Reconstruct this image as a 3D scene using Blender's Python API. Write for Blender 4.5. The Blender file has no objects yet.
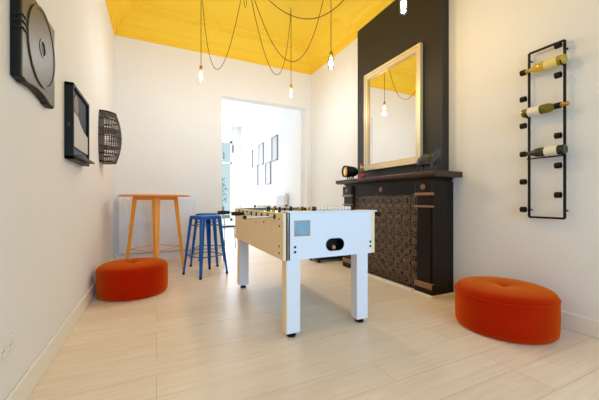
import bpy, bmesh, math, random
from mathutils import Vector, Matrix
random.seed(7)
SC = bpy.context.scene
COL = SC.collection
PI = math.pi

# ------------------------------------------------------------------ camera, world, lights, exposure
cam = bpy.data.cameras.new('camera'); cam.lens = 18.0; cam.sensor_width = 36.0; cam.clip_start = 0.02
camo = bpy.data.objects.new('camera', cam); COL.objects.link(camo)
camo.location = (0, 0, 1.0); camo.rotation_euler = (math.radians(90), 0, math.radians(-25.5))
SC.camera = camo
world = bpy.data.worlds.new('world'); SC.world = world; world.use_nodes = True
bgn = world.node_tree.nodes['Background']
bgn.inputs[0].default_value = (0.72, 0.94, 1.0, 1); bgn.inputs[1].default_value = 0.80

def area(name, loc, rot, sx, sy, power, col, spread=180):
    l = bpy.data.lights.new(name, 'AREA'); l.shape = 'RECTANGLE'; l.size = sx; l.size_y = sy
    l.energy = power; l.color = col; l.spread = math.radians(spread)
    o = bpy.data.objects.new(name, l); COL.objects.link(o); o.location = loc; o.rotation_euler = rot
    return o
area('window_daylight', (1.25, -2.32, 1.75), (math.radians(80), 0, 0), 2.7, 2.6, 54, (0.27, 0.57, 0.90), 105)
area('far_window_daylight', (1.55, 10.5, 1.7), (math.radians(-90), 0, 0), 1.9, 2.6, 125, (0.70, 0.84, 1.0))
vs = SC.view_settings
SC.display_settings.display_device = 'sRGB'
vs.view_transform = 'Standard'; vs.look = 'None'; vs.exposure = 0.07; vs.gamma = 1.0; vs.use_curve_mapping = False
SC.cycles.max_bounces = 10; SC.cycles.diffuse_bounces = 6; SC.cycles.use_denoising = True
SC.cycles.sample_clamp_indirect = 6.0
SC.cycles.caustics_reflective = False; SC.cycles.caustics_refractive = False

# ------------------------------------------------------------------ materials
def srgb(r, g, b):
    f = lambda c: (c/255/12.92) if c/255 <= 0.04045 else ((c/255+0.055)/1.055)**2.4
    return (f(r), f(g), f(b), 1)

def mat(name, col, rough=0.5, metal=0.0, noise=0.0, nscale=30, bump=0.0, bscale=80, spec=0.5, coat=0.0, sheen=0.0, trans=0.0):
    m = bpy.data.materials.new(name); m.use_nodes = True
    nt = m.node_tree; b = nt.nodes['Principled BSDF']
    b.inputs['Base Color'].default_value = col; b.inputs['Roughness'].default_value = rough
    b.inputs['Metallic'].default_value = metal; b.inputs['Specular IOR Level'].default_value = spec
    b.inputs['Coat Weight'].default_value = coat; b.inputs['Sheen Weight'].default_value = sheen
    b.inputs['Transmission Weight'].default_value = trans
    tc = nt.nodes.new('ShaderNodeTexCoord')
    if noise > 0:
        n = nt.nodes.new('ShaderNodeTexNoise'); n.inputs['Scale'].default_value = nscale; n.inputs['Detail'].default_value = 4
        mx = nt.nodes.new('ShaderNodeMix'); mx.data_type = 'RGBA'
        mx.inputs[6].default_value = tuple(c*(1-noise) for c in col[:3])+(1,)
        mx.inputs[7].default_value = tuple(min(1, c*(1+noise)) for c in col[:3])+(1,)
        nt.links.new(tc.outputs['Object'], n.inputs['Vector']); nt.links.new(n.outputs['Fac'], mx.inputs[0])
        nt.links.new(mx.outputs[2], b.inputs['Base Color'])
    if bump > 0:
        n2 = nt.nodes.new('ShaderNodeTexNoise'); n2.inputs['Scale'].default_value = bscale; n2.inputs['Detail'].default_value = 3
        bp = nt.nodes.new('ShaderNodeBump'); bp.inputs['Strength'].default_value = bump; bp.inputs['Distance'].default_value = 0.01
        nt.links.new(tc.outputs['Object'], n2.inputs['Vector']); nt.links.new(n2.outputs['Fac'], bp.inputs['Height'])
        nt.links.new(bp.outputs['Normal'], b.inputs['Normal'])
    return m

def emit(name, col, strength):
    m = bpy.data.materials.new(name); m.use_nodes = True
    b = m.node_tree.nodes['Principled BSDF']
    b.inputs['Base Color'].default_value = col; b.inputs['Emission Color'].default_value = col
    b.inputs['Emission Strength'].default_value = strength
    return m

def glassy(name, col, fac=0.88, rough=0.03):
    m = bpy.data.materials.new(name); m.use_nodes = True
    nt = m.node_tree; nt.nodes.clear()
    out = nt.nodes.new('ShaderNodeOutputMaterial'); mx = nt.nodes.new('ShaderNodeMixShader')
    tr = nt.nodes.new('ShaderNodeBsdfTransparent'); gl = nt.nodes.new('ShaderNodeBsdfGlossy')
    tr.inputs[0].default_value = col; gl.inputs['Roughness'].default_value = rough
    mx.inputs[0].default_value = 1-fac
    nt.links.new(tr.outputs[0], mx.inputs[1]); nt.links.new(gl.outputs[0], mx.inputs[2]); nt.links.new(mx.outputs[0], out.inputs[0])
    return m

W_WALL = mat('wall_paint', srgb(240, 237, 234), 0.75, bump=0.05, bscale=140, noise=0.012, nscale=3, spec=0.25)
W_REAR = mat('room_beyond_paint', srgb(244, 242, 240), 0.75, bump=0.04, bscale=140, spec=0.25)
YEL = mat('yellow_ceiling_paint', srgb(250, 207, 58), 0.6, bump=0.03, bscale=60, noise=0.01, nscale=2, spec=0.3)
BLACKWALL = mat('black_chimney_paint', srgb(46, 41, 32), 0.55, bump=0.06, bscale=90, noise=0.08, nscale=4, spec=0.35)
TRIMW = mat('white_trim_paint', srgb(243, 236, 224), 0.5, spec=0.4)
WHITE = mat('white_laminate', srgb(236, 238, 246), 0.35, noise=0.01, nscale=8)
TAN = mat('tan_side_board', srgb(250, 224, 184), 0.5, noise=0.06, nscale=14)  # even tan tone for the side panels and the left leg faces
PALE = mat('pale_birch_rail', srgb(250, 230, 184), 0.45, noise=0.04, nscale=14)
BLACKP = mat('black_plastic', srgb(14, 13, 14), 0.5, noise=0.1, nscale=20, spec=0.3)
STEEL = mat('chrome_steel', srgb(200, 196, 188), 0.18, metal=1.0, noise=0.03, nscale=10)
ORANGE = mat('orange_painted_metal', srgb(252, 162, 34), 0.35, noise=0.05, nscale=6, coat=0.2)
ORANGETOP = mat('orange_table_top', srgb(246, 152, 36), 0.4, noise=0.08, nscale=9, coat=0.2)
BLUE = mat('blue_painted_metal', srgb(4, 88, 176), 0.35, noise=0.08, nscale=7, coat=0.1, spec=0.3)
VELVET = mat('orange_velvet', srgb(174, 26, 4), 0.9, noise=0.16, nscale=5, bump=0.25, bscale=220, sheen=0.85, spec=0.0)
VELVET.node_tree.nodes['Principled BSDF'].inputs['IOR'].default_value = 1.0
VELVET.node_tree.nodes['Principled BSDF'].inputs['Sheen Tint'].default_value = (1.0, 0.30, 0.04, 1)
MARBLE = mat('black_marble', srgb(32, 23, 15), 0.28, noise=0.25, nscale=7, spec=0.2)
MARBLETOP = mat('brown_black_marble', srgb(66, 44, 34), 0.25, noise=0.3, nscale=12, spec=0.35)
COPPER = mat('brown_stone_band', srgb(146, 102, 68), 0.35, noise=0.15, nscale=20)
FRAME = mat('champagne_frame', srgb(226, 208, 170), 0.35, metal=0.35, noise=0.06, nscale=12)
FRAMEIN = mat('champagne_frame_slip', srgb(214, 186, 138), 0.3, metal=0.5, noise=0.05, nscale=12)
MIRROR = mat('mirror_glass', (0.93, 0.93, 0.92, 1), 0.01, metal=1.0)
RACK = mat('black_rack_metal', srgb(16, 14, 12), 0.5, noise=0.1, nscale=15, spec=0.25)
BRONZE = mat('dark_bronze', srgb(82, 65, 32), 0.42, metal=0.15, noise=0.2, nscale=5)
MESHM = mat('dark_grey_wire', srgb(104, 92, 82), 0.5, metal=0.2, noise=0.2, nscale=16)
SHELFM = mat('charcoal_shelf', srgb(74, 68, 64), 0.5, noise=0.2, nscale=12)
CABLE = mat('brown_textile_cable', srgb(82, 48, 22), 0.7, noise=0.1, nscale=60)
BRASS = mat('brass', srgb(206, 156, 50), 0.3, metal=0.8, noise=0.05, nscale=20)
SOCKET = mat('socket_plastic', srgb(236, 232, 222), 0.4, noise=0.01, nscale=10)
IRON = mat('dark_cast_iron', srgb(74, 72, 68), 0.42, metal=0.5, noise=0.25, nscale=18)

def floor_mat():
    m = bpy.data.materials.new('pale_oak_planks'); m.use_nodes = True
    nt = m.node_tree; b = nt.nodes['Principled BSDF']; L = nt.links.new
    tc = nt.nodes.new('ShaderNodeTexCoord')
    br = nt.nodes.new('ShaderNodeTexBrick')
    br.inputs['Scale'].default_value = 1.0; br.inputs['Brick Width'].default_value = 1.9; br.inputs['Row Height'].default_value = 0.21
    br.inputs['Mortar Size'].default_value = 0.0016; br.inputs['Mortar Smooth'].default_value = 0.3; br.offset = 0.37; br.offset_frequency = 3
    br.inputs['Color1'].default_value = srgb(248, 231, 210); br.inputs['Color2'].default_value = srgb(243, 223, 201)
    br.inputs['Mortar'].default_value = srgb(204, 184, 158)
    L(tc.outputs['Object'], br.inputs['Vector'])
    mp = nt.nodes.new('ShaderNodeMapping'); mp.inputs['Scale'].default_value = (0.9, 12, 1)
    L(tc.outputs['Object'], mp.inputs['Vector'])
    n = nt.nodes.new('ShaderNodeTexNoise'); n.inputs['Scale'].default_value = 3.0; n.inputs['Detail'].default_value = 6; n.inputs['Distortion'].default_value = 0.6
    L(mp.outputs[0], n.inputs['Vector'])
    cr = nt.nodes.new('ShaderNodeValToRGB'); cr.color_ramp.elements[0].position = 0.3; cr.color_ramp.elements[1].position = 0.75
    cr.color_ramp.elements[0].color = (0.90, 0.88, 0.86, 1); cr.color_ramp.elements[1].color = (1.03, 1.03, 1.03, 1)
    L(n.outputs['Fac'], cr.inputs[0])
    mx = nt.nodes.new('ShaderNodeMix'); mx.data_type = 'RGBA'; mx.blend_type = 'MULTIPLY'; mx.inputs[0].default_value = 1.0
    L(br.outputs['Color'], mx.inputs[6]); L(cr.outputs[0], mx.inputs[7])
    kn = nt.nodes.new('ShaderNodeTexVoronoi'); kn.inputs['Scale'].default_value = 2.3
    kr = nt.nodes.new('ShaderNodeValToRGB'); kr.color_ramp.elements[0].position = 0.015; kr.color_ramp.elements[1].position = 0.05
    kr.color_ramp.elements[0].color = (0.62, 0.54, 0.46, 1); kr.color_ramp.elements[1].color = (1, 1, 1, 1)
    L(tc.outputs['Object'], kn.inputs['Vector']); L(kn.outputs['Distance'], kr.inputs[0])
    m2 = nt.nodes.new('ShaderNodeMix'); m2.data_type = 'RGBA'; m2.blend_type = 'MULTIPLY'; m2.inputs[0].default_value = 1.0
    L(mx.outputs[2], m2.inputs[6]); L(kr.outputs[0], m2.inputs[7]); L(m2.outputs[2], b.inputs['Base Color'])
    b.inputs['Roughness'].default_value = 0.36; b.inputs['Specular IOR Level'].default_value = 0.45
    bp = nt.nodes.new('ShaderNodeBump'); bp.inputs['Strength'].default_value = 0.12; bp.inputs['Distance'].default_value = 0.004
    L(br.outputs['Fac'], bp.inputs['Height']); bp.invert = True; L(bp.outputs[0], b.inputs['Normal'])
    return m
FLOOR = floor_mat()

# ------------------------------------------------------------------ mesh helpers
class MB:
    def __init__(s): s.v = []; s.f = []; s.mi = []; s.mats = []; s.cur = 0
    def use(s, m):
        if m not in s.mats: s.mats.append(m)
        s.cur = s.mats.index(m); return s
    def add(s, vs, fs, M=None):
        o = len(s.v)
        for p in vs:
            p = Vector(p)
            s.v.append(tuple(M @ p if M else p))
        for f in fs: s.f.append([i+o for i in f]); s.mi.append(s.cur)
        return s
    def box(s, a, b, M=None):
        x0, y0, z0 = a; x1, y1, z1 = b
        x0, x1 = sorted((x0, x1)); y0, y1 = sorted((y0, y1)); z0, z1 = sorted((z0, z1))
        vs = [(x0,y0,z0),(x1,y0,z0),(x1,y1,z0),(x0,y1,z0),(x0,y0,z1),(x1,y0,z1),(x1,y1,z1),(x0,y1,z1)]
        return s.add(vs, [(0,3,2,1),(4,5,6,7),(0,1,5,4),(1,2,6,5),(2,3,7,6),(3,0,4,7)], M)
    def hexa(s, lo, hi):   # two quads of 4 points each, lower and upper, counter-clockwise from above
        return s.add(list(lo)+list(hi), [(0,3,2,1),(4,5,6,7),(0,1,5,4),(1,2,6,5),(2,3,7,6),(3,0,4,7)])
    def lathe(s, prof, n=32, M=None):   # prof: (r, z), bottom to top
        vs = []; fs = []; rings = []
        for r, z in prof:
            if r < 1e-6:
                rings.append([len(vs)]); vs.append((0,0,z))
            else:
                rings.append(list(range(len(vs), len(vs)+n)))
                vs += [(r*math.cos(2*PI*k/n), r*math.sin(2*PI*k/n), z) for k in range(n)]
        for A, B in zip(rings, rings[1:]):
            for k in range(n):
                k2 = (k+1) % n
                if len(A) == 1 and len(B) == 1: continue
                if len(A) == 1: fs.append((A[0], B[k2], B[k])) if False else fs.append((A[0], B[k], B[k2])[::-1])
                elif len(B) == 1: fs.append((A[k], A[k2], B[0]))
                else: fs.append((A[k], A[k2], B[k2], B[k]))
        if len(rings[0]) > 1: fs.append(tuple(rings[0][::-1]))
        if len(rings[-1]) > 1: fs.append(tuple(rings[-1]))
        return s.add(vs, fs, M)
    def rod(s, p, q, r, r2=None, n=14):
        p, q = Vector(p), Vector(q); d = q-p
        M = Matrix.Translation(p) @ d.to_track_quat('Z', 'Y').to_matrix().to_4x4()
        return s.lathe([(r, 0), (r if r2 is None else r2, d.length)], n, M)
    def along(s, p, axis, prof, n=24):
        M = Matrix.Translation(Vector(p)) @ Vector(axis).to_track_quat('Z', 'Y').to_matrix().to_4x4()
        return s.lathe(prof, n, M)
    def ring(s, p, axis, ro, ri, h, n=24):   # open tube
        M = Matrix.Translation(Vector(p)) @ Vector(axis).to_track_quat('Z', 'Y').to_matrix().to_4x4()
        vs = []
        for r, z in ((ro,0),(ro,h),(ri,h),(ri,0)):
            vs += [(r*math.cos(2*PI*k/n), r*math.sin(2*PI*k/n), z) for k in range(n)]
        fs = []
        for a in range(4):
            b = (a+1) % 4
            for k in range(n):
                k2 = (k+1) % n; fs.append((a*n+k, a*n+k2, b*n+k2, b*n+k))
        return s.add(vs, fs, M)
    def tube(s, pts, r, n=8):
        pts = [Vector(p) for p in pts]; vs = []; fs = []
        up = Vector((0,0,1)); prev = None
        for i, p in enumerate(pts):
            t = (pts[min(i+1, len(pts)-1)] - pts[max(i-1, 0)]).normalized()
            if prev is None:
                a = t.cross(up if abs(t.z) < 0.95 else Vector((1,0,0))).normalized()
            else:
                a = (prev - t*prev.dot(t)).normalized()
            prev = a; b = t.cross(a)
            rr = r[i] if isinstance(r, (list, tuple)) else r
            vs += [tuple(p + rr*(math.cos(2*PI*k/n)*a + math.sin(2*PI*k/n)*b)) for k in range(n)]
        for i in range(len(pts)-1):
            for k in range(n):
                k2 = (k+1) % n; fs.append((i*n+k, i*n+k2, (i+1)*n+k2, (i+1)*n+k))
        fs.append(tuple(range(n))[::-1]); fs.append(tuple(range((len(pts)-1)*n, len(pts)*n)))
        return s.add(vs, fs)
    def prism(s, poly, axis, a, b):   # polygon extruded along 'x','y' or 'z'
        n = len(poly)
        put = {'x': lambda u, v, w: (w,u,v), 'y': lambda u, v, w: (u,w,v), 'z': lambda u, v, w: (u,v,w)}[axis]
        vs = [put(u,v,a) for u,v in poly] + [put(u,v,b) for u,v in poly]
        fs = [tuple(range(n))[::-1], tuple(range(n, 2*n))] + [(k, (k+1)%n, (k+1)%n+n, k+n) for k in range(n)]
        return s.add(vs, fs)
    def build(s, name, m=None, parent=None, bevel=0.0, smooth=False, seg=2, subsurf=0, keep=None):
        me = bpy.data.meshes.new(name); me.from_pydata(s.v, [], s.f)
        if s.mats:
            for x in s.mats: me.materials.append(x)
            me.polygons.foreach_set('material_index', s.mi)
        elif m: me.materials.append(m)
        bm = bmesh.new(); bm.from_mesh(me); bmesh.ops.recalc_face_normals(bm, faces=bm.faces)
        bm.to_mesh(me); bm.free()
        o = bpy.data.objects.new(name, me); COL.objects.link(o)
        if parent: o.parent = parent
        if smooth:
            me.polygons.foreach_set('use_smooth', [True]*len(me.polygons))
            try: me.set_sharp_from_angle(angle=math.radians(38))
            except Exception: pass
        if bevel > 0:
            md = o.modifiers.new('bevel', 'BEVEL'); md.width = bevel; md.segments = seg; md.limit_method = 'ANGLE'
        if subsurf:
            md = o.modifiers.new('subsurf', 'SUBSURF'); md.levels = subsurf; md.render_levels = subsurf
        me.update()
        return o

def thing(name, label, cat, loc=(0,0,0), rz=0.0, group=None):
    o = bpy.data.objects.new(name, None); COL.objects.link(o); o.empty_display_size = 0.1
    o.location = loc; o.rotation_euler = (0, 0, rz); o['label'] = label; o['category'] = cat
    if group: o['group'] = group
    return o
def tag(o, label, cat, group=None):
    o['label'] = label; o['category'] = cat
    if group: o['group'] = group
    return o
def struct(o): o['kind'] = 'structure'; return o
def copy_tree(o, parent=None):
    c = o.copy(); COL.objects.link(c)
    if parent: c.parent = parent
    for ch in list(o.children): copy_tree(ch, c)
    return c

# ------------------------------------------------------------------ setting
XL, XR, YF, YR, ZC = -0.6, 2.88, -2.4, 5.47, 3.58
YB = 10.7            # far end of the room beyond the opening
OX0, OX1, OZ = 1.06, 2.77, 2.88
BX, BY0, BY1 = 2.78, 2.25, 3.76      # chimney breast

struct(MB().box((XL-0.2, YF-0.2, -0.1), (XR+0.2, YB+0.2, 0)).build('floor', FLOOR))
struct(MB().box((XL-0.2, YF-0.2, 0), (XL, YR+0.2, 4.1)).build('wall_left', W_WALL))
struct(MB().box((XR, YF-0.2, 0), (XR+0.2, YR, 4.1)).build('wall_right', W_WALL))
w = MB(); w.box((XL, YR, 0), (OX0, YR+0.2, 4.1)); w.box((OX1, YR, 0), (XR+0.2, YR+0.2, 4.1)); w.box((OX0, YR, OZ), (OX1, YR+0.2, 4.1))
struct(w.build('wall_rear', W_WALL))
w = MB(); w.box((XL, YF-0.2, 0), (-0.15, YF, 4.1)); w.box((2.65, YF-0.2, 0), (XR, YF, 4.1))
w.box((-0.15, YF-0.2, 0), (2.65, YF, 0.4)); w.box((-0.15, YF-0.2, 3.1), (2.65, YF, 4.1))
struct(w.build('wall_front', W_WALL))
w = MB()
for x0, x1 in ((-0.15, -0.07), (1.21, 1.29), (2.57, 2.65)): w.box((x0, YF-0.12, 0.4), (x1, YF-0.06, 3.1))
for z0, z1 in ((0.4, 0.48), (2.3, 2.36), (3.02, 3.1)): w.box((-0.15, YF-0.12, z0), (2.65, YF-0.06, z1))
struct(w.build('window_1', TRIMW))
struct(MB().box((BX, BY0, 0), (XR, BY1, 3.88)).build('wall_chimney', BLACKWALL))

# yellow ceiling with stepped cornice wrapping the chimney breast
prof = [(0,3.58),(0.015,3.58),(0.02,3.605),(0.04,3.61),(0.045,3.66),(0.06,3.70),(0.09,3.725),(0.10,3.74),(0.12,3.745),(0.15,3.79),(0.20,3.835),(0.26,3.865),
        (0.27,3.885),(0.36,3.89),(0.37,3.91),(0.40,3.915),(0.41,3.93)]
def outline(d):
    return [(XL+d,YF+d),(XR-d,YF+d),(XR-d,BY0-d),(BX-d,BY0-d),(BX-d,BY1+d),(XR-d,BY1+d),(XR-d,YR-d),(XL+d,YR-d)]
w = MB(); vs_ = []; fs_ = []
for d, z in prof: vs_ += [(x, y, z) for x, y in outline(d)]
for i in range(len(prof)-1):
    for k in range(8):
        k2 = (k+1) % 8; fs_.append((i*8+k, i*8+k2, (i+1)*8+k2, (i+1)*8+k))
w.add(vs_, fs_)
struct(w.build('trim_1', YEL))
struct(MB().box((XL, YF, 3.93), (XR, YR, 4.05)).build('ceiling', YEL))
for nm, a, b in (('baseboard_left', (XL, YF, 0), (XL+0.018, YR, 0.13)), ('baseboard_rear', (XL+0.018, YR-0.018, 0), (OX0, YR, 0.13)),
                 ('baseboard_right', (XR-0.018, YF, 0), (XR, 2.16, 0.13))):
    o = MB().box(a, b); 
    struct(o.build(nm, TRIMW, bevel=0.006))
struct(MB().box((XR-0.018, 3.9, 0), (XR, YR, 0.13)).build('baseboard_right_rear', TRIMW, bevel=0.006))

# the bright room beyond
struct(MB().box((2.72, YR+0.2, 0), (2.92, YB, 3.7)).build('wall_right_beyond', W_REAR))
w = MB(); w.box((XL-0.2, YR+0.2, 0), (XL, 6.6, 3.7)); w.box((XL-0.2, 9.2, 0), (XL, YB, 3.7)); w.box((XL-0.2, 6.6, 0), (XL, 9.2, 0.4)); w.box((XL-0.2, 6.6, 3.1), (XL, 9.2, 3.7))  # side opening added in this unseen wall to let daylight in
struct(w.build('wall_left_beyond', W_REAR))
w = MB(); w.box((XL-0.2, YB, 0), (0.55, YB+0.2, 3.7)); w.box((2.45, YB, 0), (2.92, YB+0.2, 3.7)); w.box((0.55, YB, 3.1), (2.45, YB+0.2, 3.7)); w.box((0.55, YB, 0), (2.45, YB+0.2, 0.25))
struct(w.build('wall_far', W_REAR))
w = MB()
for x0, x1 in ((0.55, 0.62), (1.47, 1.53), (2.38, 2.45)): w.box((x0, YB+0.05, 0.25), (x1, YB+0.11, 3.1))
for z0, z1 in ((0.25, 0.34), (2.3, 2.35), (3.03, 3.1)): w.box((0.55, YB+0.05, z0), (2.45, YB+0.11, z1))
struct(w.build('window_2', TRIMW))
struct(MB().box((XL-0.2, YR+0.2, 3.6), (2.92, YB+0.2, 3.7)).build('ceiling_beyond', W_REAR))

# ------------------------------------------------------------------ fireplace with mantel
FX, FY0, FY1 = 2.55, 2.18, 3.82
fp = thing('fireplace', 'black marble fireplace mantel with square bronze tile panel', 'fireplace', (FX, (FY0+FY1)/2, 0))
def P(x, y, z): return (x-FX, y-(FY0+FY1)/2, z)
w = MB()
w.prism([(-0.06, 1.235), (-0.085, 1.255), (-0.085, 1.285), (-0.078, 1.295), (XR-0.001-FX, 1.295), (XR-0.001-FX, 1.235)], 'y', -0.915, 0.89)
w.build('mantel_shelf', MARBLETOP, fp, bevel=0.004)
w = MB(); w.box(P(FX+0.03, FY0+0.03, 1.20), P(XR-0.001, FY1-0.03, 1.235)); w.box(P(FX+0.01, FY0+0.015, 1.217), P(XR-0.001, FY1-0.015, 1.235))
w.build('shelf_moulding', MARBLE, fp, bevel=0.003)
w = MB(); w.box(P(FX+0.03, FY0+0.2, 1.06), P(2.77, FY1-0.2, 1.205)); w.build('frieze', MARBLE, fp, bevel=0.004)
for ya, yb in ((FY0, FY0+0.235), (FY1-0.235, FY1)):
    yo, yi = (ya, yb) if ya == FY0 else (yb, ya)
    near = ya == FY0
    w = MB()
    w.box(P(FX+0.015, ya+0.01, 0.12), P(2.765, yb-0.01, 1.2))                  # shaft running back to the wall
    w.box(P(FX+0.0, ya+0.03, 0.13), P(FX+0.03, yb-0.03, 0.92))
    w.box(P(FX-0.005, ya+0.0, 0), P(2.765, yb, 0.125))
    w.box(P(2.764, (ya+0.012) if near else yb-0.06, 0), P(XR-0.001, (BY0-0.002) if near else yb-0.012, 1.2)) 
    w.box(P(FX-0.008, ya+0.012, 1.075), P(FX+0.03, yb-0.012, 1.2))
    pl = w.build('pilaster', MARBLE, fp, bevel=0.004)
    for z0, z1, e in ((1.048, 1.078, 0.016), (0.922, 0.942, 0.010), (0.075, 0.135, 0.014)):
        MB().box(P(FX-e, ya+0.004, z0), P(FX+0.03, yb-0.004, z1)).build('stone_band', COPPER, pl, bevel=0.005)
    w = MB(); w.along(P(FX-0.006, (ya+yb)/2, 1.14), (-1,0,0), [(0.030,0),(0.030,0.006),(0.022,0.010),(0.014,0.008),(0.010,0.014),(0,0.016)], 20)
    w.build('rosette', COPPER, pl, smooth=True)
w = MB(); w.along(P(FX+0.032, 3.0, 1.135), (-1,0,0), [(0.032,0),(0.032,0.006),(0.024,0.012),(0.012,0.010),(0.008,0.016),(0,0.018)], 20); w.build('rosette', COPPER, fp, smooth=True)
def tile_mat():
    m = mat('embossed_bronze_tile', srgb(92, 74, 58), 0.34, metal=0.25)
    nt = m.node_tree; b = nt.nodes['Principled BSDF']; L = nt.links.new
    tc = nt.nodes.new('ShaderNodeTexCoord')
    n = nt.nodes.new('ShaderNodeTexNoise'); n.inputs['Scale'].default_value = 34; n.inputs['Detail'].default_value = 4
    cr = nt.nodes.new('ShaderNodeValToRGB'); cr.color_ramp.elements[0].color = srgb(84, 67, 52); cr.color_ramp.elements[1].color = srgb(128, 105, 82)
    cr.color_ramp.elements[0].position = 0.35; cr.color_ramp.elements[1].position = 0.68
    L(tc.outputs['Object'], n.inputs['Vector']); L(n.outputs['Fac'], cr.inputs[0]); L(cr.outputs[0], b.inputs['Base Color'])
    bp = nt.nodes.new('ShaderNodeBump'); bp.inputs['Strength'].default_value = 0.5; bp.inputs['Distance'].default_value = 0.01
    L(n.outputs['Fac'], bp.inputs['Height']); L(bp.outputs[0], b.inputs['Normal'])
    return m
TILE = tile_mat(); GROUT = mat('tile_joint', srgb(158, 136, 112), 0.5, noise=0.1, nscale=30)
w = MB(); w.use(GROUT); y0, y1, z0, z1 = FY0+0.22, FY1-0.22, 0.02, 1.06
w.box(P(FX+0.07, y0, z0), P(FX+0.10, y1, z1)); w.use(TILE)
ny, nz = 9, 8; ty = (y1-y0)/ny; tz = (z1-z0)/nz
for i in range(ny):
    for k in range(nz):
        a, b_ = y0+i*ty+0.004, z0+k*tz+0.004
        ya, za, yb, zb = a, b_, a+ty-0.008, b_+tz-0.008
        w.box(P(FX+0.062, ya, za), P(FX+0.071, yb, zb))
        for e, h in ((0.012, 0.056),):      # raised border of each tile
            w.box(P(FX+h, ya, za), P(FX+0.063, yb, za+e)); w.box(P(FX+h, ya, zb-e), P(FX+0.063, yb, zb))
            w.box(P(FX+h, ya, za), P(FX+0.063, ya+e, zb)); w.box(P(FX+h, yb-e, za), P(FX+0.063, yb, zb))
        cy_, cz_ = (ya+yb)/2, (za+zb)/2
        w.along(P(FX+0.063, cy_, cz_), (-1,0,0), [(0.040,0),(0.040,0.006),(0.031,0.007),(0.029,0.001),(0.017,0.001),(0.014,0.010),(0,0.013)], 14)
w.build('tile_panel', None, fp)
w = MB(); w.box(P(FX-0.03, FY0+0.23, 0), P(FX+0.0, FY1-0.23, 0.022)); w.box(P(FX-0.03, FY0-0.012, 0), P(FX-0.008, FY0+0.25, 0.02)); w.box(P(FX-0.03, FY0-0.022, 0), P(XR-0.02, FY0-0.003, 0.02))
w.build('floor_strip', TRIMW, fp, bevel=0.002)

# mirror
mi = thing('mirror', 'large rectangular mirror in pale champagne frame hanging on black chimney wall', 'mirror', (BX-0.001, 3.03, 1.425))
hw, hh = 0.52, 1.39
def rect_frame(w, o, wd, x0, x1, H=hh):   # frame ring in the y-z plane, inset o from the outside, width wd
    a, b = -hw+o, hw-o; lo, hi = o, H-o
    w.hexa([(x0,a,lo),(x1,a,lo),(x1,b,lo),(x0,b,lo)], [(x0,a+wd,lo+wd),(x1,a+wd,lo+wd),(x1,b-wd,lo+wd),(x0,b-wd,lo+wd)])
    w.hexa([(x0,a+wd,hi-wd),(x1,a+wd,hi-wd),(x1,b-wd,hi-wd),(x0,b-wd,hi-wd)], [(x0,a,hi),(x1,a,hi),(x1,b,hi),(x0,b,hi)])
    w.hexa([(x0,a,lo),(x1,a,lo),(x1,a+wd,lo+wd),(x0,a+wd,lo+wd)], [(x0,a,hi),(x1,a,hi),(x1,a+wd,hi-wd),(x0,a+wd,hi-wd)])
    w.hexa([(x0,b-wd,lo+wd),(x1,b-wd,lo+wd),(x1,b,lo),(x0,b,lo)], [(x0,b-wd,hi-wd),(x1,b-wd,hi-wd),(x1,b,hi),(x0,b,hi)])
w = MB(); rect_frame(w, 0, 0.022, -0.045, 0); rect_frame(w, 0.022, 0.045, -0.034, 0); w.build('frame', FRAME, mi, bevel=0.003)
w = MB(); rect_frame(w, 0.067, 0.020, -0.026, -0.003); w.build('frame_slip', FRAMEIN, mi, bevel=0.002)
MB().box((-0.012, -hw+0.08, 0.08), (-0.004, hw-0.08, hh-0.08)).build('mirror_glass', MIRROR, mi)

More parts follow.
